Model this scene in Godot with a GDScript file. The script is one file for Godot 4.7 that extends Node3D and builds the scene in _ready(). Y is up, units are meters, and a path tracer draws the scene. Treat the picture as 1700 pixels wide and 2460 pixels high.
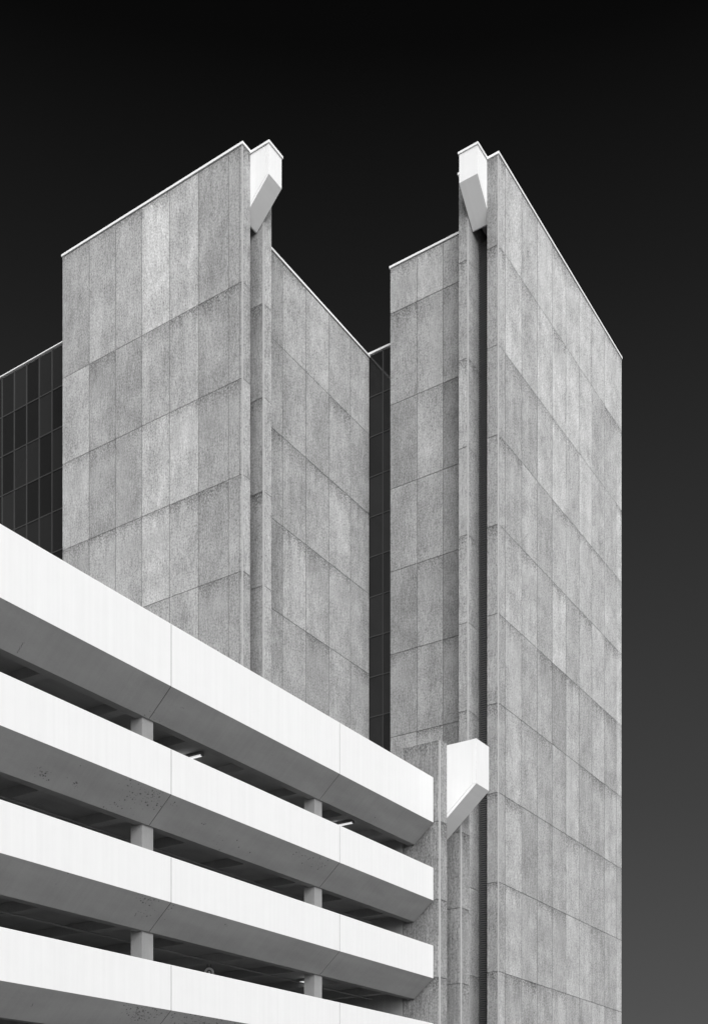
extends Node3D
# A concrete office complex: two ribbed stair towers, a dark glass block behind them and a white parking garage in front.
# World axes follow the buildings: faces turned to +Z and faces turned to +X both look towards the street where the camera stands.

const EYE := 1.6            # camera height above the ground; levels below are measured from the eye and lifted by this
var mats := {}

# ---------------------------------------------------------------- helpers
func lin(v: float) -> Color:
	return Color(v, v, v).linear_to_srgb()

func quad(st: SurfaceTool, a: Vector3, b: Vector3, c: Vector3, d: Vector3, n: Vector3) -> void:
	var flip := (b - a).cross(c - a).dot(n) > 0.0
	var order := [a, c, b, a, d, c] if flip else [a, b, c, a, c, d]
	for p in order:
		st.set_normal(n)
		st.add_vertex(p)

func begin() -> SurfaceTool:
	var st := SurfaceTool.new()
	st.begin(Mesh.PRIMITIVE_TRIANGLES)
	return st

func box(st: SurfaceTool, lo: Vector3, hi: Vector3) -> void:
	var a := Vector3(minf(lo.x, hi.x), minf(lo.y, hi.y), minf(lo.z, hi.z))
	var b := Vector3(maxf(lo.x, hi.x), maxf(lo.y, hi.y), maxf(lo.z, hi.z))
	quad(st, Vector3(a.x, a.y, b.z), Vector3(b.x, a.y, b.z), Vector3(b.x, b.y, b.z), Vector3(a.x, b.y, b.z), Vector3(0, 0, 1))
	quad(st, Vector3(a.x, a.y, a.z), Vector3(b.x, a.y, a.z), Vector3(b.x, b.y, a.z), Vector3(a.x, b.y, a.z), Vector3(0, 0, -1))
	quad(st, Vector3(b.x, a.y, a.z), Vector3(b.x, a.y, b.z), Vector3(b.x, b.y, b.z), Vector3(b.x, b.y, a.z), Vector3(1, 0, 0))
	quad(st, Vector3(a.x, a.y, a.z), Vector3(a.x, a.y, b.z), Vector3(a.x, b.y, b.z), Vector3(a.x, b.y, a.z), Vector3(-1, 0, 0))
	quad(st, Vector3(a.x, b.y, a.z), Vector3(b.x, b.y, a.z), Vector3(b.x, b.y, b.z), Vector3(a.x, b.y, b.z), Vector3(0, 1, 0))
	quad(st, Vector3(a.x, a.y, a.z), Vector3(b.x, a.y, a.z), Vector3(b.x, a.y, b.z), Vector3(a.x, a.y, b.z), Vector3(0, -1, 0))

# a polygon of (across, height) points pushed along z (along_z) or along x
func prism(st: SurfaceTool, pts: PackedVector2Array, along_z: bool, t0: float, t1: float) -> void:
	var at := func(p: Vector2, t: float) -> Vector3:
		return Vector3(p.x, p.y, t) if along_z else Vector3(t, p.y, p.x)
	var lo := minf(t0, t1)
	var hi := maxf(t0, t1)
	var axis := Vector3(0, 0, 1) if along_z else Vector3(1, 0, 0)
	var tri := Geometry2D.triangulate_polygon(pts)
	for k in range(0, tri.size(), 3):
		for side in [[lo, -axis], [hi, axis]]:
			var a: Vector3 = at.call(pts[tri[k]], side[0])
			var b: Vector3 = at.call(pts[tri[k + 1]], side[0])
			var c: Vector3 = at.call(pts[tri[k + 2]], side[0])
			var n: Vector3 = side[1]
			var o := [a, c, b] if (b - a).cross(c - a).dot(n) > 0.0 else [a, b, c]
			for p in o:
				st.set_normal(n)
				st.add_vertex(p)
	var turn := 1.0 if not Geometry2D.is_polygon_clockwise(pts) else -1.0
	for i in pts.size():
		var p := pts[i]
		var q := pts[(i + 1) % pts.size()]
		var e := (q - p).normalized()
		var n2 := Vector2(e.y, -e.x) * turn
		var n3 := Vector3(n2.x, n2.y, 0) if along_z else Vector3(0, n2.y, n2.x)
		quad(st, at.call(p, lo), at.call(q, lo), at.call(q, hi), at.call(p, hi), n3)

func obj(called: String, st: SurfaceTool, m: Material, parent: Node3D) -> MeshInstance3D:
	var o := MeshInstance3D.new()
	o.name = called
	o.mesh = st.commit()
	o.material_override = m
	parent.add_child(o, true)
	return o

func shared(called: String, mesh: Mesh, m: Material, parent: Node3D, at: Vector3, turn := 0.0) -> MeshInstance3D:
	var o := MeshInstance3D.new()
	o.name = called
	o.mesh = mesh
	o.material_override = m
	parent.add_child(o, true)
	o.position = at
	o.rotation.y = turn
	return o

func thing(called: String, label: String, category: String, at: Vector3, group := "") -> Node3D:
	var o := Node3D.new()
	o.name = called
	add_child(o, true)
	o.position = at
	o.set_meta("label", label)
	o.set_meta("category", category)
	if group != "":
		o.set_meta("group", group)
	return o

# a part of a thing whose mesh is given in world coordinates
func part(called: String, st: SurfaceTool, m: Material, t: Node3D) -> MeshInstance3D:
	var o := obj(called, st, m, t)
	o.position = -t.position
	return o

# ---------------------------------------------------------------- materials
func noise_bytes(seed_: int, freq: float, w: int, h: int, full: int, oct := 3, kind := FastNoiseLite.TYPE_SIMPLEX_SMOOTH) -> PackedByteArray:
	var n := FastNoiseLite.new()
	n.seed = seed_
	n.noise_type = kind
	n.frequency = freq
	n.fractal_octaves = oct
	var img := n.get_seamless_image(w, h, false, false, 0.1, true)
	img.convert(Image.FORMAT_L8)
	if w != full or h != full:
		img.resize(full, full, Image.INTERPOLATE_CUBIC)
	return img.get_data()

func gray_texture(n: int, f: Callable) -> ImageTexture:
	var out := PackedByteArray()
	out.resize(n * n)
	for i in n * n:
		out[i] = clampi(int(255.0 * pow(clampf(f.call(i), 0.0, 1.0), 0.4545)), 0, 255)
	var img := Image.create_from_data(n, n, false, Image.FORMAT_L8, out)
	img.convert(Image.FORMAT_RGB8)
	img.generate_mipmaps()
	return ImageTexture.create_from_image(img)

func surface(tex: Texture2D, metres: float, tint: float, rough: float, shift := Vector3.ZERO) -> StandardMaterial3D:
	var m := StandardMaterial3D.new()
	m.albedo_color = lin(tint)
	if tex:
		m.albedo_texture = tex
		m.uv1_triplanar = true
		m.uv1_world_triplanar = true
		m.uv1_triplanar_sharpness = 12.0
		m.uv1_scale = Vector3.ONE / metres
		m.uv1_offset = shift
	m.roughness = rough
	m.metallic_specular = 0.3
	return m

func make_materials() -> void:
	var n := 1024
	# exposed-aggregate ribbed concrete: pebble grain, broken vertical streaks, weathered patches
	var grain := noise_bytes(11, 0.42, n, 560, n, 2)
	var pebble := noise_bytes(12, 0.16, n, n, n, 2, FastNoiseLite.TYPE_CELLULAR)
	var streak := noise_bytes(13, 0.38, n, 96, n, 2)
	var runs := noise_bytes(14, 0.03, n, 24, n, 3)
	var run_length := noise_bytes(16, 0.05, n, n, n, 4)
	var patch := noise_bytes(15, 0.012, n, n, n, 4)
	var concrete := gray_texture(n, func(i: int) -> float:
		var v := 0.40 * (1.0 + 0.95 * (grain[i] / 255.0 - 0.5) + 0.62 * (streak[i] / 255.0 - 0.5) + 0.22 * (runs[i] / 255.0 - 0.5) + 0.36 * (patch[i] / 255.0 - 0.5))
		v *= 1.0 - 0.35 * clampf((0.30 - pebble[i] / 255.0) * 6.0, 0.0, 1.0)
		# soot runs that start under a joint: every 6.2 m of texture (256 rows) is one band, from clean to heavily marked
		var below := float((i / n) % 256) / 256.0 * 6.2
		var length := 0.15 + 1.9 * maxf(run_length[i % n] / 255.0 - 0.25, 0.0) + 0.4 * (streak[i] / 255.0 - 0.5)
		var heavy: float = [0.0, 0.25, 0.45, 0.62][(i / n) / 256]
		if below < length:
			v *= 1.0 - heavy * (1.0 - below / length) * clampf((0.62 - grain[i] / 255.0) * 3.2 + 0.25, 0.0, 1.0)
		return v)
	var tones := [0.62, 0.75, 0.87, 1.0, 1.16, 1.36]
	for k in tones.size():
		var m := surface(null, 1.0, tones[k], 0.95)
		m.albedo_texture = concrete
		mats["concrete_%d" % k] = m
	# smooth cast concrete of the garage: soft clouds, rare dark pits and mould specks in clusters
	var cloud := noise_bytes(21, 0.01, n, n, n, 4)
	var fine := noise_bytes(22, 0.25, n, n, n, 2)
	var where := noise_bytes(23, 0.008, n, n, n, 3)
	var drag := noise_bytes(24, 0.10, n, 64, n, 3)
	var cast := gray_texture(n, func(i: int) -> float:
		var v := 0.40 * (1.0 + 0.20 * (cloud[i] / 255.0 - 0.5) + 0.10 * (fine[i] / 255.0 - 0.5) + 0.10 * (drag[i] / 255.0 - 0.5))
		var spot := clampf((fine[i] / 255.0 - 0.80 + 0.35 * clampf(where[i] / 255.0 - 0.62, 0.0, 0.3)) * 14.0, 0.0, 1.0) * clampf((where[i] / 255.0 - 0.60) * 8.0, 0.0, 1.0)
		return v * (1.0 - 0.8 * spot))
	# crumbling joint mortar: pale lumps in dark gaps
	var filler := gray_texture(512, func(i: int) -> float:
		return 0.06 + 0.6 * clampf((fine[i % 512 + (i / 512) * 1024] / 255.0 - 0.52) * 5.0, 0.0, 1.0) * clampf((where[i % 512 + (i / 512) * 1024] / 255.0 - 0.4) * 4.0, 0.0, 1.0))
	mats["filler"] = surface(filler, 9.0, 1.0, 0.95)
	mats["arris"] = surface(cast, 5.0, 0.85, 0.9)
	mats["cast"] = surface(cast, 11.0, 0.9, 0.92)
	# white paint with faint rain streaks
	var rain := noise_bytes(31, 0.06, n, 24, n, 3)
	var dust := noise_bytes(32, 0.015, n, n, n, 4)
	var paint := gray_texture(n, func(i: int) -> float:
		return 0.80 * (1.0 + 0.05 * (rain[i] / 255.0 - 0.5) + 0.02 * (dust[i] / 255.0 - 0.5)))
	mats["white"] = surface(paint, 12.0, 1.0, 0.7)
	mats["coping"] = surface(null, 1.0, 0.85, 0.55)
	mats["mortar"] = surface(null, 1.0, 0.36, 0.95)
	mats["sealant"] = surface(null, 1.0, 0.06, 0.8)
	mats["asphalt"] = surface(cast, 20.0, 0.14, 0.95)
	mats["ground"] = surface(cast, 20.0, 0.85, 0.95)
	# dark tinted glazing in four tones, dark metal
	for k in 4:
		var g := surface(null, 1.0, [0.017, 0.022, 0.026, 0.029][k], 0.08)
		g.metallic_specular = 0.5
		mats["glass_%d" % k] = g
	mats["mullion"] = surface(null, 1.0, 0.06, 0.5)
	mats["louver"] = surface(null, 1.0, 0.14, 0.6)
	mats["void"] = surface(null, 1.0, 0.06, 0.9)
	mats["steel"] = surface(null, 1.0, 0.3, 0.5)
	mats["sign_white"] = surface(null, 1.0, 0.6, 0.6)
	mats["sign_black"] = surface(null, 1.0, 0.03, 0.6)
	var tube := surface(null, 1.0, 0.8, 0.4)
	tube.emission_enabled = true
	tube.emission = Color(1, 1, 1)
	tube.emission_energy_multiplier = 0.2
	mats["tube"] = tube

# ---------------------------------------------------------------- ribbed concrete panels
const PITCH := 0.058

# a slab facing +Z with vertical ribs, its face at z = 0, its lower left corner at the origin; texture coordinates in metres from `from`
func panel_mesh(w: float, h: float, from: Vector2, deep: float) -> ArrayMesh:
	var st := begin()
	var edge := 0.03
	var back := -0.06
	var count := maxi(1, int((w - 2.0 * edge) / PITCH))
	var pitch := (w - 2.0 * edge) / count
	var line := PackedVector2Array([Vector2(0, back), Vector2(0, 0), Vector2(edge, 0)])
	for i in count:
		var a := edge + i * pitch
		line.append(Vector2(a + pitch * 0.12, -deep))
		line.append(Vector2(a + pitch * 0.38, -deep))
		line.append(Vector2(a + pitch * 0.52, 0))
		line.append(Vector2(a + pitch, 0))
	line.append(Vector2(w, 0))
	line.append(Vector2(w, back))
	for i in line.size() - 1:
		var p := line[i]
		var q := line[i + 1]
		if p.distance_to(q) < 1e-5:
			continue
		var nn := Vector3(-(q.y - p.y), 0, q.x - p.x).normalized()
		# the paint of grain follows the surface: depth is added to the run so that rib flanks are not smeared
		for k in [0, 3, 1, 1, 3, 2]:
			var r := p if k == 0 or k == 3 else q
			var y := 0.0 if k < 2 else h
			st.set_normal(nn)
			st.set_uv((from + Vector2(r.x - r.y, -y)) / 24.8)
			st.add_vertex(Vector3(r.x, y, r.y))
	var f := -deep
	for y in [0.0, h]:
		var nn := Vector3(0, 1 if y > 0.0 else -1, 0)
		for k in ([0, 1, 2, 0, 2, 3] if y == 0.0 else [0, 2, 1, 0, 3, 2]):
			var v: Vector3 = [Vector3(0, y, back), Vector3(w, y, back), Vector3(w, y, f), Vector3(0, y, f)][k]
			st.set_normal(nn)
			st.set_uv((from + Vector2(v.x, v.z - y)) / 24.8)
			st.add_vertex(v)
	return st.commit()

# cover a face with panels: to_z = face turned to +Z at z = plane (edges are x), else turned to +X at x = plane (edges are z, falling)
func clad(parent: Node3D, to_z: bool, plane: float, edges: Array, levels: Array, tones: Array, rng: RandomNumberGenerator, deep := 0.020, seam := 0.0) -> void:
	if seam > 0.0:
		for c in range(1, edges.size() - 1):
			var e: float = edges[c]
			var st := begin()
			if to_z:
				box(st, Vector3(e - seam / 2, 0.0, plane - 0.07), Vector3(e + seam / 2, levels[0], plane - 0.003))
			else:
				box(st, Vector3(plane - 0.07, 0.0, e - seam / 2), Vector3(plane - 0.003, levels[0], e + seam / 2))
			obj("sealant", st, mats.sealant, parent)
	for r in levels.size() - 1:
		var top: float = levels[r] - 0.013
		var bottom: float = levels[r + 1] + 0.013
		for c in edges.size() - 1:
			var a: float = edges[c]
			var b: float = edges[c + 1]
			var w := absf(b - a) - 0.028
			var tone: int
			if r < tones.size() and c < tones[r].size():
				tone = tones[r][c]
			else:
				tone = [1, 2, 2, 2, 3, 3][rng.randi() % 6]
			var at := Vector3(a + 0.014, bottom, plane) if to_z else Vector3(plane, bottom, a - 0.014)
			shared("panel", panel_mesh(w, top - bottom, Vector2(rng.randf() * 24.8, (rng.randi() % 4) * 6.2 + top - bottom), deep), mats["concrete_%d" % tone], parent, at, 0.0 if to_z else PI / 2)

func levels_from(top: float, joints: Array, down: float, step: float) -> Array:
	var out := [top + EYE]
	for j in joints:
		out.append(j + EYE)
	var y: float = out[-1]
	while y - step > down + 0.5:
		y -= step
		out.append(y)
	out.append(0.0)
	return out

# white cantilevered beam: profile runs from front to back across `axis`; the body is white, its near side carries an inset plate
func bracket(t: Node3D, along_z: bool, front: float, low_at: float, back: float, top: float, cham: float, low: float, t0: float, t1: float, side: float, coping: bool) -> void:
	var y0 := top - (0.115 if coping else 0.0)
	var slope := (cham - low) / (front - low_at)
	var body := PackedVector2Array([Vector2(front, y0), Vector2(front, cham), Vector2(low_at, low), Vector2(low_at - 0.06, low), Vector2(low_at - 0.06, low + 0.8), Vector2(back, low + 0.8), Vector2(back, y0)])
	var st := begin()
	var skin := 0.02
	var inner := t0 - skin * side      # t0 is the visible side; side = +1 when it looks to the positive axis
	prism(st, body, along_z, inner, t1)
	var b := part("bracket", st, mats.white, t)
	# plate and rim on the visible side, 8 mm apart
	var rim := 0.17
	var g := 0.018
	var lift := sqrt(1.0 + slope * slope) * 0.13
	var xa := front - rim
	var ya := cham - rim * slope + lift
	var plate := PackedVector2Array([Vector2(xa, y0 - 0.01), Vector2(xa, ya), Vector2(low_at, low + lift), Vector2(low_at, y0 - 0.01)])
	st = begin()
	prism(st, plate, along_z, inner, t0)
	obj("side_panel", st, mats.white, b)
	st = begin()
	prism(st, PackedVector2Array([Vector2(front, y0), Vector2(front, cham), Vector2(xa + g, ya - g * 0.6), Vector2(xa + g, y0)]), along_z, inner, t0)
	obj("front_rim", st, mats.white, b)
	st = begin()
	var lg := lift - g * 1.4
	prism(st, PackedVector2Array([Vector2(front, cham - 0.001), Vector2(low_at, low), Vector2(low_at, low + lg), Vector2(xa + g, ya - g * 1.6)]), along_z, inner, t0)
	obj("lower_rim", st, mats.white, b)
	if coping:
		st = begin()
		var o := 0.05
		if along_z:
			box(st, Vector3(back, y0 + 0.012, t0 + o * side), Vector3(front + o, top, t1 - o * side))
		else:
			box(st, Vector3(t0 + o * side, y0 + 0.012, back), Vector3(t1 - o * side, top, front + o))
		obj("coping", st, mats.coping, b)
		st = begin()
		if along_z:
			box(st, Vector3(back, y0, t0 - 0.01 * side), Vector3(front - 0.01, y0 + 0.012, t1))
		else:
			box(st, Vector3(t0 - 0.01 * side, y0, back), Vector3(t1, y0 + 0.012, front - 0.01))
		obj("gasket", st, mats.sealant, b)

func coping_on(parent: Node3D, x0: float, x1: float, z0: float, z1: float, top: float, over := 0.04, tall := 0.105) -> void:
	var st := begin()
	box(st, Vector3(minf(x0, x1) - over, top - tall, minf(z0, z1) - over), Vector3(maxf(x0, x1) + over, top, maxf(z0, z1) + over))
	obj("coping", st, mats.coping, parent)

# smooth chamfered corner between two clad faces
func arris(parent: Node3D, x: float, z: float, top: float) -> void:
	var b := BoxMesh.new()
	b.size = Vector3(0.0707, top, 0.0707)
	shared("arris", b, mats.arris, parent, Vector3(x - 0.05, top / 2, z - 0.05), PI / 4)

# a wall of cast concrete behind its cladding; the clad faces stand 60 mm out
func wall(called: String, t: Node3D, x0: float, x1: float, z0: float, z1: float, top: float, m: Material) -> MeshInstance3D:
	var st := begin()
	box(st, Vector3(x0, 0, z0), Vector3(x1, top, z1))
	return part(called, st, m, t)

# ---------------------------------------------------------------- towers
func left_tower() -> void:
	var rng := RandomNumberGenerator.new()
	rng.seed = 5
	var t := thing("stair_tower", "ribbed grey concrete tower rising straight behind the white garage parapets", "tower", Vector3(-37.5, 0, -45.0))
	var top := 45.41 + EYE
	var lv := levels_from(45.41 - 0.145, [39.29, 35.05, 30.81, 26.56], 0.0, 4.25)
	# outer fin: wide face to +Z, narrow end to +X
	var fin := wall("fin", t, -43.20, -31.946, -40.205, -39.727, top - 0.145, mats.mortar)
	fin.set_meta("label", "wide outer fin with mottled panels")
	clad(fin, true, -39.667, [-43.225, -41.36, -39.59, -37.90, -36.16, -34.42, -32.68, -32.06, -31.936], lv,
		[[2, 3, 3, 5, 4, 2, 2], [3, 2, 2, 3, 3, 2, 2], [3, 2, 2, 4, 4, 2, 2], [2, 3, 3, 4, 3, 2, 2], [2, 3, 1, 3, 3, 2, 2], [2, 2, 2, 2, 2, 1, 1]], rng, 0.020, 0.013)
	clad(fin, false, -31.886, [-39.717, -40.215], lv, [[2], [2], [3], [3], [2]], rng)
	arris(fin, -31.886, -39.667, top - 0.13)
	coping_on(fin, -43.225, -31.886, -39.667, -40.215, top)
	for k in range(1, 6):
		var fs := begin()
		box(fs, Vector3(-43.2, lv[k] - 0.016, -39.73), Vector3(-31.91, lv[k] + 0.016, -39.690))
		obj("joint_filler", fs, mats.filler, fin)
	# inner fin, across the slot
	var inn := wall("inner_fin", t, -39.0, -31.946, -41.75, -41.231, top - 0.145, mats.mortar)
	var lv2 := levels_from(45.41 - 0.145, [39.29, 35.05, 30.81, 26.56], 0.0, 4.25)
	clad(inn, true, -41.171, [-34.4, -33.2, -31.936], lv2, [[1, 2], [1, 1], [2, 1], [1, 1], [1, 1], [1, 1]], rng)
	clad(inn, false, -31.886, [-41.221, -41.76], lv2, [[3], [3], [3], [3], [3]], rng)
	arris(inn, -31.886, -41.171, top - 0.13)
	coping_on(inn, -39.0, -31.886, -41.171, -41.76, top)
	# wing: broad face to +X, set back from the fins
	var wing := wall("wing", t, -40.0, -32.96, -51.60, -41.77, 43.5 + EYE - 0.145, mats.mortar)
	var lv3 := levels_from(43.5 - 0.145, [39.30, 35.08, 30.83, 26.58], 0.0, 4.25)
	clad(wing, false, -32.90, [-41.78, -43.95, -45.85, -47.85, -49.80, -51.60], lv3,
		[[2, 3, 3, 2, 3], [2, 2, 2, 2, 2], [2, 2, 2, 3, 2], [1, 3, 2, 2, 2], [2, 2, 1, 2, 2]], rng, 0.020, 0.022)
	coping_on(wing, -40.0, -32.90, -41.80, -51.60, 43.5 + EYE)
	bracket(t, true, -30.86, -32.26, -38.0, 45.37 + EYE, 43.916 + EYE, 42.585 + EYE, -40.222, -41.15, 1.0, true)

func right_tower() -> void:
	var rng := RandomNumberGenerator.new()
	rng.seed = 9
	var t := thing("stair_tower", "tallest ribbed grey concrete tower with a louvred slot, free against the sky", "tower", Vector3(-27.5, 0, -57.5))
	var top := 48.56 + EYE
	var joints := [44.17, 39.43, 35.16, 30.90, 26.66]
	var lv := levels_from(48.56 - 0.145, joints, 0.0, 4.25)
	var fin := wall("fin", t, -24.885, -24.35, -65.92, -49.545, top - 0.145, mats.mortar)
	clad(fin, false, -24.29, [-49.535, -50.21, -52.07, -53.91, -55.77, -57.58, -59.41, -61.24, -63.17, -65.03, -65.93], lv,
		[[3, 4, 3, 4, 4, 4, 4, 4, 4, 4], [3, 4, 3, 4, 4, 4, 4, 3, 3, 4], [2, 2, 2, 3, 4, 3, 4, 3, 3, 4], [2, 2, 3, 2, 3, 3, 3, 3, 3, 4], [2, 3, 3, 2, 4, 2, 3, 3, 3, 4], [2, 3, 2, 2, 1, 3, 2, 3, 2, 3], [2, 3, 2, 2, 2, 3, 2, 2, 3, 3], [2, 3, 1, 2, 2, 3, 2, 2, 3, 2], [2, 3, 2, 2, 2, 3, 3, 2, 2, 3], [3, 2, 2, 2, 3, 2, 2, 3, 2, 3]], rng, 0.020, 0.026)
	clad(fin, true, -49.485, [-24.895, -24.34], lv, [[1], [2], [2], [2], [2], [2], [2], [2], [2], [2]], rng)
	arris(fin, -24.29, -49.485, top - 0.13)
	coping_on(fin, -24.895, -24.29, -49.485, -65.93, top)
	var inn := wall("inner_fin", t, -26.41, -25.969, -58.0, -49.545, top - 0.145, mats.mortar)
	clad(inn, false, -25.909, [-49.535, -50.9], lv, [[2], [2], [2], [2], [2], [2], [2], [2], [2], [2]], rng)
	clad(inn, true, -49.485, [-26.42, -25.959], lv, [[2], [2], [3], [3], [3], [2], [2], [2], [2], [2]], rng)
	arris(inn, -25.909, -49.485, top - 0.13)
	coping_on(inn, -26.42, -25.909, -49.485, -58.0, top)
	var wing := wall("wing", t, -30.87, -26.43, -65.0, -50.49, 46.58 + EYE - 0.145, mats.mortar)
	var lv3 := levels_from(46.58 - 0.145, [44.14, 39.45, 35.14, 30.90, 26.66], 0.0, 4.25)
	clad(wing, true, -50.43, [-30.88, -29.28, -27.80, -26.43], lv3,
		[[3, 4, 3], [2, 3, 2], [1, 3, 0], [2, 2, 1], [1, 2, 0], [1, 2, 1], [2, 2, 1], [2, 3, 2]], rng, 0.020, 0.018)
	coping_on(wing, -30.88, -26.43, -50.43, -65.0, 46.58 + EYE)
	bracket(t, false, -48.51, -49.88, -56.0, 48.57 + EYE, 47.112 + EYE, 45.754 + EYE, -24.90, -25.87, 1.0, true)
	# louvred slot between the fins
	var st := begin()
	box(st, Vector3(-25.96, 0, -52.6), Vector3(-24.89, 46.5 + EYE, -52.3))
	var slot := part("louver", st, mats.louver, t)
	var slat := begin()
	prism(slat, PackedVector2Array([Vector2(0.0, 0.0), Vector2(0.012, 0.0), Vector2(-0.036, 0.075), Vector2(-0.048, 0.075)]), false, -25.905, -24.9)
	var slat_mesh := slat.commit()
	var rest := begin()
	var y := 45.55 + EYE
	var k := 0
	while y > 2.0:
		if k < 300:
			shared("slat", slat_mesh, mats.louver, slot, Vector3(0, y, -50.60))
		else:
			rest.append_from(slat_mesh, 0, Transform3D(Basis.IDENTITY, Vector3(0, y, -50.60)))
		k += 1
		y -= 0.109
	var more := obj("lower_slats", rest, mats.louver, slot)
	more.set_meta("kind", "stuff")

# ---------------------------------------------------------------- dark glass block behind
func glass_block() -> void:
	var rng := RandomNumberGenerator.new()
	rng.seed = 21
	var t := thing("office_block", "dark glass curtain wall office block set behind the concrete towers", "building", Vector3(-46, 0, -56))
	var st := begin()
	box(st, Vector3(-64, 0, -66), Vector3(-40.05, 43.1 + EYE, -41.86))
	part("west_block", st, mats.void, t).name = "block"
	st = begin()
	box(st, Vector3(-40.0, 0, -66), Vector3(-30.90, 43.3 + EYE, -51.74))
	part("block", st, mats.void, t)
	var left := Node3D.new()
	left.name = "curtain_wall"
	t.add_child(left, true)
	left.position = -t.position
	# wide curtain wall: panes about 0.97 by 2.13 m between thin mullions
	var xs := []
	for k in 16:
		xs.append(-42.38 - 0.976 * k)
	glaze(left, xs, -41.77, 43.16 + EYE, 41.03 + EYE, 2.125, 9, rng)
	coping_on(left, -64.0, -40.05, -41.74, -66.0, 43.28 + EYE, 0.03, 0.055)
	var right := Node3D.new()
	right.name = "curtain_wall"
	t.add_child(right, true)
	right.position = -t.position
	glaze(right, [-30.92, -32.07, -33.03], -51.65, 43.5 + EYE, 41.28 + EYE, 2.125, 12, rng)
	coping_on(right, -36.0, -30.92, -51.60, -66.0, 43.63 + EYE, 0.03)

func glaze(parent: Node3D, xs: Array, z: float, top: float, first: float, step: float, rows: int, rng: RandomNumberGenerator) -> void:
	var ys := [top]
	for r in rows:
		ys.append(first - step * r)
	var st: SurfaceTool
	var cache := {}
	for c in xs.size() - 1:
		var x0: float = xs[c + 1]
		var x1: float = xs[c]
		for r in rows:
			var w := x1 - x0 - 0.05
			var h: float = ys[r] - ys[r + 1] - 0.06
			var key := "%.3f_%.3f" % [w, h]
			if not cache.has(key):
				st = begin()
				box(st, Vector3(-w / 2, -h / 2, -0.012), Vector3(w / 2, h / 2, 0.012))
				cache[key] = st.commit()
			var p := shared("pane", cache[key], mats["glass_%d" % (rng.randi() % 4)], parent, Vector3((x0 + x1) / 2, (ys[r] + ys[r + 1]) / 2, z - 0.02), rng.randf_range(-0.004, 0.004))
			p.rotation.x = rng.randf_range(-0.004, 0.004)
	for c in xs.size():
		st = begin()
		box(st, Vector3(xs[c] - 0.028, ys[-1], z - 0.06), Vector3(xs[c] + 0.028, top, z + 0.025))
		obj("mullion", st, mats.mullion, parent)
	for r in range(1, ys.size()):
		st = begin()
		box(st, Vector3(xs[-1] + 0.03, ys[r] - 0.028, z - 0.058), Vector3(xs[0] - 0.03, ys[r] + 0.028, z + 0.02))
		obj("transom", st, mats.mullion, parent)

# ---------------------------------------------------------------- parking garage
const GX := -21.80
const GZ := -38.79

# the sloping underside carries its own texture: along the garage (40 m) and up the slope (1.1 m)
func soffit_shape(st: SurfaceTool, yb: float, za: float, zb: float) -> void:
	var pts := [Vector2(GX, yb - 0.002), Vector2(-22.63, yb - 0.727), Vector2(-22.92, yb - 0.727), Vector2(-22.92, yb - 0.1), Vector2(GX - 0.18, yb - 0.002)]
	for i in 5:
		var p: Vector2 = pts[i]
		var q: Vector2 = pts[(i + 1) % 5]
		var e := (q - p).normalized()
		var n := Vector3(-e.y, e.x, 0)
		var va := 0.0 if i == 0 else 0.99
		var vb := 0.99
		for k in [0, 2, 1, 0, 3, 2]:
			var z := za if k < 2 else zb
			var r := p if k == 0 or k == 3 else q
			st.set_normal(n)
			st.set_uv(Vector2((1.1 - z) / 40.0, va if k == 0 or k == 3 else vb))
			st.add_vertex(Vector3(r.x, r.y, z))
	for z in [za, zb]:
		for t in [[0, 1, 4], [1, 2, 3], [1, 3, 4]]:
			for k in (t if z == za else [t[0], t[2], t[1]]):
				var r: Vector2 = pts[k]
				st.set_normal(Vector3(0, 0, 1 if z == za else -1))
				st.set_uv(Vector2((1.1 - z) / 40.0, 0.99))
				st.add_vertex(Vector3(r.x, r.y, z))

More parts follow.
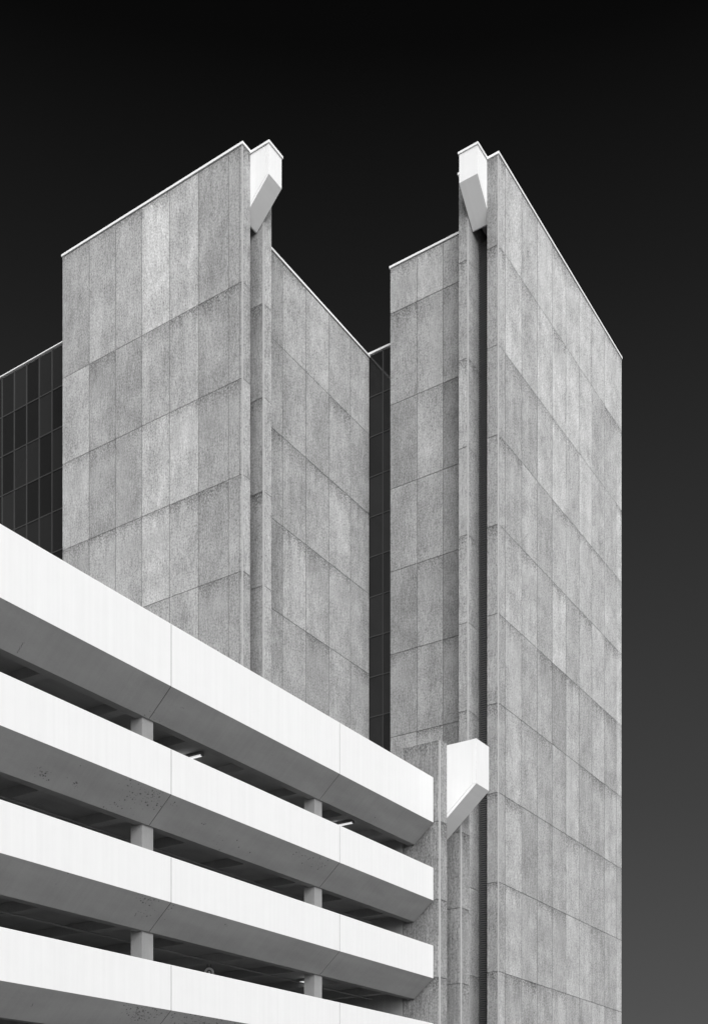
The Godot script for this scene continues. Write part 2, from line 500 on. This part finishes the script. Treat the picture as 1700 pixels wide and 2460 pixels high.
# one texture per deck, with the mould specks, cracks and pale patches where the photograph shows them: [z, distance from the outer edge, spread, count]
func soffit_textures() -> void:
	var marks := [
		[[-18.3, 0.05, 0.05, 3], [-24.79, 0.38, 0.06, 4], [-29.0, 0.2, 0.8, 5], [-24.06, 1.0, 0.15, 8], [-35.0, 0.1, 1.0, 4]],
		[[-19.9, 0.75, 0.12, 26], [-20.93, 0.73, 0.10, 10], [-23.1, 0.26, 0.36, 60], [-23.5, 0.18, 0.20, 26], [-22.53, 0.88, 0.12, 12], [-23.46, 0.45, 0.2, 16], [-24.25, 0.25, 0.1, 6], [-25.68, 0.47, 0.06, 4], [-26.7, 1.02, 0.5, 14], [-29.89, 0.3, 0.2, 8], [-30.76, 0.35, 0.2, 12], [-31.4, 0.27, 0.22, 30], [-28.2, 0.6, 1.2, 12], [-22.0, 0.5, 1.5, 10]],
		[[-23.12, 0.12, 0.22, 34], [-23.5, 0.4, 0.4, 14], [-24.11, 0.2, 0.1, 6], [-26.55, 0.2, 0.1, 4], [-28.5, 0.4, 1.5, 10], [-20.5, 0.3, 1.2, 8]],
		[[-22.86, 0.10, 0.35, 60], [-23.38, 0.22, 0.35, 80], [-22.93, 0.37, 0.3, 50], [-24.78, 0.16, 0.4, 80], [-25.66, 0.14, 0.5, 90], [-26.4, 0.12, 0.5, 90], [-27.6, 0.2, 0.8, 70]]]
	var dashes := [[[-19.23, 0.72, 1.04]], [], [[-23.09, 0.62, 0.74]], [[-19.41, 0.53, 0.63]]]
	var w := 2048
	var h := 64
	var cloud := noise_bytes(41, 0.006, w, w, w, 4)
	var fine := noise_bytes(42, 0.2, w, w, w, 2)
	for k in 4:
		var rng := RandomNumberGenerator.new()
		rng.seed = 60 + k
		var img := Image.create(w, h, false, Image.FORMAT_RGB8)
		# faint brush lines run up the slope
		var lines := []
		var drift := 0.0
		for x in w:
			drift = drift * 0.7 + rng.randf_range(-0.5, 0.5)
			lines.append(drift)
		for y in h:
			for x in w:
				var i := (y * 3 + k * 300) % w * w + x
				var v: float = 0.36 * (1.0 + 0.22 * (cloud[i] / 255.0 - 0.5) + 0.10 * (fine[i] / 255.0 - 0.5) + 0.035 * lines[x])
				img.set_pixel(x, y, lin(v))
		for m in marks[k]:
			for c in int(m[3]):
				var z: float = m[0] + rng.randfn(0.0, m[2])
				var t: float = m[1] + rng.randfn(0.0, m[2] * 0.6)
				var px := int((1.1 - z) / 40.0 * w)
				var py := int(t / 1.11 * h)
				var r := 1 if rng.randf() < 0.8 else 2
				for dy in range(0, r):
					for dx in range(0, r):
						if px + dx >= 0 and px + dx < w and py + dy >= 0 and py + dy < h:
							img.set_pixel(px + dx, py + dy, lin(rng.randf_range(0.05, 0.22)))
		for d in dashes[k]:
			for y in range(int(d[1] / 1.11 * h), int(d[2] / 1.11 * h)):
				var px := int((1.1 - d[0]) / 40.0 * w + (y % 7) * 0.2)
				img.set_pixel(px, clampi(y, 0, h - 1), lin(0.16))
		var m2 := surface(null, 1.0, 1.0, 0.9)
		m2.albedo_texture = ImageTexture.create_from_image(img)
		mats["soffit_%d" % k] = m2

func garage() -> void:
	soffit_textures()
	var t := thing("parking_garage", "white parking garage with stacked sloping parapet bands and dark open decks", "garage", Vector3(-31, 0, -22))
	var bottoms := [13.567, 10.564, 7.566, 4.566, 1.566]
	var tops := [15.305, 11.825, 8.825, 5.830, 2.830]
	var cuts := [1.10, -7.26, -15.62, -23.98, -32.34, GZ + 0.012]
	for k in 5:
		var yb: float = bottoms[k] + EYE
		var yt: float = tops[k] + EYE
		for c in cuts.size() - 1:
			var z0: float = cuts[c] - 0.012
			var z1: float = cuts[c + 1] + 0.012
			var st := begin()
			prism(st, PackedVector2Array([Vector2(GX, yt - 0.012), Vector2(GX, yb), Vector2(GX - 0.18, yb), Vector2(GX - 0.18, yt), Vector2(GX - 0.012, yt)]), true, z0, z1)
			var p := part("spandrel", st, mats.white, t)
			st = begin()
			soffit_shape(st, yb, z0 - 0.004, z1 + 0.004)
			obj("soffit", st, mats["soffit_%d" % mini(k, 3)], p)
			if c > 0:
				st = begin()
				prism(st, PackedVector2Array([Vector2(GX - 0.006, yt - 0.02), Vector2(GX - 0.006, yb - 0.002), Vector2(-22.632, yb - 0.718), Vector2(-22.91, yb - 0.718), Vector2(-22.91, yb - 0.12), Vector2(GX - 0.17, yb - 0.01), Vector2(GX - 0.17, yt - 0.02)]), true, z0 + 0.001, z0 + 0.023)
				obj("sealant", st, mats.sealant, p)
		# deck
		var st2 := begin()
		box(st2, Vector3(-40, yb - 0.42, GZ + 0.05), Vector3(-22.925, yb - 0.17, 1.1))
		part("deck", st2, mats.cast, t)
		var z := -37.2
		while z > -40 and z < 0.0:
			st2 = begin()
			box(st2, Vector3(-39.9, yb - 0.70, z - 0.16), Vector3(-22.93, yb - 0.422, z + 0.16))
			part("ceiling_beam", st2, mats.cast, t)
			z += 2.79
		var pipe := CylinderMesh.new()
		pipe.top_radius = 0.025
		pipe.bottom_radius = 0.025
		pipe.height = 38.0
		pipe.radial_segments = 10
		for px in [-24.1, -26.6]:
			var o := shared("conduit", pipe, mats.steel, t, Vector3(px, yb - 0.73, -19.0) - t.position)
			o.rotation.x = PI / 2
		# columns up to this deck
		var floor_y: float = bottoms[k + 1] + EYE - 0.17 if k < 4 else 0.0
		for cz in [-7.26, -15.62, -23.98, -32.34]:
			st2 = begin()
			box(st2, Vector3(-23.13, floor_y, cz - 0.235), Vector3(-22.70, yb - 0.729, cz + 0.215))
			box(st2, Vector3(-23.13, yb - 0.728, cz - 0.235), Vector3(-22.925, yb - 0.424, cz + 0.215))
			part("column", st2, mats.cast, t)
	var st3 := begin()
	box(st3, Vector3(-40.25, 0, GZ + 0.05), Vector3(-40.02, 15.0 + EYE, 1.1))
	part("back_wall", st3, mats.cast, t)
	st3 = begin()
	box(st3, Vector3(-40.0, 0, GZ - 0.2), Vector3(-23.2, 15.0 + EYE, GZ + 0.03))
	part("end_wall", st3, mats.cast, t)

func garage_stair() -> void:
	var rng := RandomNumberGenerator.new()
	rng.seed = 31
	var t := thing("stair_shaft", "low ribbed concrete stair shaft with a white bracket at the end of the garage", "stair shaft", Vector3(-23.5, 0, -40))
	var lv := levels_from(16.72, [13.585], 0.0, 3.0)
	var fin := wall("fin", t, -23.155, -21.575, -39.335, GZ - 0.06, 16.72 + EYE - 0.02, mats.mortar)
	clad(fin, true, GZ, [-23.17, -21.565], lv, [[1], [1], [1], [1], [1]], rng, 0.034)
	clad(fin, false, -21.515, [GZ - 0.05, -39.345], lv, [[1], [1], [1], [1], [1], [1]], rng, 0.034)
	var inn := wall("inner_fin", t, -26.0, -21.56, -41.19, -40.56, 16.4 + EYE, mats.mortar)
	var lv2 := levels_from(16.4, [13.585], 0.0, 3.0)
	clad(inn, true, -40.5, [-23.3, -21.55], lv2, [[1], [1], [1], [1]], rng, 0.034)
	clad(inn, false, -21.5, [-40.55, -41.2], lv2, [[1], [1], [1], [1]], rng, 0.034)
	arris(fin, -21.515, GZ, 16.72 + EYE - 0.03)
	arris(inn, -21.5, -40.5, 16.3 + EYE)
	bracket(t, true, -20.25, -22.4, -23.3, 16.67 + EYE, 14.954 + EYE, 14.954 - 2.15 * 0.876 + EYE, -39.352, -40.42, 1.0, false)

# ---------------------------------------------------------------- small things inside the garage
func tube_light(label: String, x0: float, x1: float, y: float, z: float) -> void:
	var t := thing("strip_light", label, "lamp", Vector3((x0 + x1) / 2, y, z), "strip lights on the garage ceilings")
	var half := absf(x1 - x0) / 2
	var st := begin()
	box(st, Vector3(-half, 0.03, -0.07), Vector3(half, 0.10, 0.07))
	obj("housing", st, mats.steel, t)
	var cyl := CylinderMesh.new()
	cyl.top_radius = 0.022
	cyl.bottom_radius = 0.022
	cyl.height = half * 2 - 0.06
	cyl.radial_segments = 12
	for s in [-0.035, 0.035]:
		var o := shared("tube", cyl, mats.tube, t, Vector3(0, 0.005, s))
		o.rotation.z = PI / 2
	for s in [-1, 1]:
		st = begin()
		box(st, Vector3(s * half, -0.025, -0.06), Vector3(s * (half - 0.03), 0.03, 0.06))
		obj("end_cap", st, mats.steel, t)
	var l := OmniLight3D.new()
	l.name = "tube_glow"
	l.light_energy = 0.02
	l.light_size = 0.1
	l.omni_range = 12.0
	l.omni_attenuation = 2.0
	l.shadow_enabled = true
	t.add_child(l)
	l.position = Vector3(0, -0.06, 0)

func turn_sign() -> void:
	var t := thing("road_sign", "small round turn sign with a dark hooked arrow hanging in the garage", "sign", Vector3(-24.57, 6.60 + EYE, -28.84))
	t.rotation.y = deg_to_rad(35)
	var disc := CylinderMesh.new()
	disc.top_radius = 0.185
	disc.bottom_radius = 0.185
	disc.height = 0.012
	disc.radial_segments = 40
	shared("plate", disc, mats.sign_white, t, Vector3.ZERO).rotation.x = PI / 2
	var ring := begin()
	var arrow := begin()
	for i in 48:
		var a0 := TAU * i / 48.0
		var a1 := TAU * (i + 1) / 48.0
		quad(ring, Vector3(cos(a0) * 0.16, sin(a0) * 0.16, 0.009), Vector3(cos(a0) * 0.185, sin(a0) * 0.185, 0.009), Vector3(cos(a1) * 0.185, sin(a1) * 0.185, 0.009), Vector3(cos(a1) * 0.16, sin(a1) * 0.16, 0.009), Vector3(0, 0, 1))
	obj("ring", ring, mats.sign_black, t)
	for i in 16:
		var a0 := PI * 0.95 * i / 16.0
		var a1 := PI * 0.95 * (i + 1) / 16.0
		quad(arrow, Vector3(cos(a0) * 0.045, sin(a0) * 0.045, 0.0095), Vector3(cos(a0) * 0.085, sin(a0) * 0.085, 0.0095), Vector3(cos(a1) * 0.085, sin(a1) * 0.085, 0.0095), Vector3(cos(a1) * 0.045, sin(a1) * 0.045, 0.0095), Vector3(0, 0, 1))
	quad(arrow, Vector3(0.045, -0.1, 0.0095), Vector3(0.085, -0.1, 0.0095), Vector3(0.085, 0, 0.0095), Vector3(0.045, 0, 0.0095), Vector3(0, 0, 1))
	for p in [Vector3(-0.115, 0.02, 0.0095), Vector3(-0.02, 0.015, 0.0095), Vector3(-0.07, -0.07, 0.0095)]:
		arrow.set_normal(Vector3(0, 0, 1))
		arrow.add_vertex(p)
	obj("arrow", arrow, mats.sign_black, t)
	for s in [-0.06, 0.06]:
		var st := begin()
		box(st, Vector3(s - 0.008, 0.15, -0.006), Vector3(s + 0.008, 0.545, 0.006))
		obj("hanger", st, mats.sign_black, t)

# ---------------------------------------------------------------- sky: even air that darkens from a grey horizon to a black zenith
func dark_sky(k: float) -> Image:
	var at := [0.0, 0.2, 0.3, 0.395, 0.52, 0.70, 0.86, 1.0]
	var value := [0.0006, 0.0012, 0.0029, 0.0118, 0.0268, 0.050, 0.080, 0.115]
	var img := Image.create(64, 512, false, Image.FORMAT_RGBF)
	for y in 512:
		var s := cos(PI * (y + 0.5) / 512.0)
		var v := 0.06
		if s >= 0.0:
			var t := 1.0 - s
			for i in at.size() - 1:
				if t >= at[i]:
					v = lerpf(value[i], value[i + 1], clampf((t - at[i]) / (at[i + 1] - at[i]), 0.0, 1.0))
		for x in 64:
			img.set_pixel(x, y, Color(v * k, v * k, v * k))
	return img

# ---------------------------------------------------------------- scene
func _ready() -> void:
	# camera: verticals stay upright, the lens is shifted up (focal length and shift measured in the photograph)
	var f := 2768.6 / 2460.0
	var cam := Camera3D.new()
	cam.name = "camera"
	cam.projection = Camera3D.PROJECTION_FRUSTUM
	cam.near = 0.1
	cam.far = 900.0
	cam.size = 0.1 / f
	cam.frustum_offset = Vector2(0, 0.1 * (2822.2 - 1230.0) / 2768.6)
	add_child(cam)
	cam.position = Vector3(0, EYE, 0)
	cam.rotation_degrees = Vector3(0, 33.279, 0)
	cam.current = true

	var exposure := 3.4
	var env := Environment.new()
	env.background_mode = Environment.BG_SKY
	var sky := Sky.new()
	var air := PanoramaSkyMaterial.new()
	air.panorama = ImageTexture.create_from_image(dark_sky(1.0 / exposure))
	air.filter = true
	sky.sky_material = air
	env.sky = sky
	env.tonemap_mode = Environment.TONE_MAPPER_LINEAR
	env.tonemap_exposure = exposure
	env.sdfgi_enabled = true
	env.ssao_enabled = true
	env.ssil_enabled = true
	var we := WorldEnvironment.new()
	we.name = "environment"
	we.environment = env
	add_child(we)

	var sun := DirectionalLight3D.new()
	sun.name = "sun"
	sun.light_energy = 0.5
	sun.light_angular_distance = 75.0
	sun.light_color = Color(1, 1, 1)
	sun.shadow_enabled = true
	sun.sky_mode = DirectionalLight3D.SKY_MODE_LIGHT_ONLY
	add_child(sun)
	sun.rotation_degrees = Vector3(-33, 47, 0)

	make_materials()

	var st := begin()
	box(st, Vector3(-600, -0.5, -600), Vector3(600, 0, 600))
	var ground := obj("ground", st, mats.ground, self)
	ground.set_meta("kind", "structure")
	ground.set_meta("label", "pale paved ground around the buildings")

	st = begin()
	box(st, Vector3(-19.0, 0.0, -300), Vector3(-5.0, 0.004, 300))  # unseen asphalt strip, added to cut the bounce light on the lower soffits
	var added_road := obj("added_road", st, mats.asphalt, self)
	added_road.set_meta("kind", "structure")
	added_road.set_meta("label", "unseen dark asphalt strip added along the garage front to dim its lower soffits")
	st = begin()
	box(st, Vector3(-21.7, 0.0, -300), Vector3(-19.0, 0.13, 300))
	var kerb := obj("pavement", st, mats.ground, self)
	kerb.set_meta("kind", "structure")
	kerb.set_meta("label", "raised concrete pavement between street and garage")

	left_tower()
	right_tower()
	glass_block()
	garage()
	garage_stair()

	tube_light("lit strip light under the top garage deck, beyond the first column", -24.9, -23.55, 13.02 + EYE, -27.33)
	tube_light("lit strip light under the top garage deck, near the stair shaft", -24.9, -23.40, 13.02 + EYE, -35.62)
	tube_light("lit twin strip light two decks down beside a column", -26.2, -23.80, 7.02 + EYE, -26.54)
	tube_light("lit strip light two decks down, mostly hidden behind a column", -24.76, -23.85, 7.02 + EYE, -34.11)
	turn_sign()
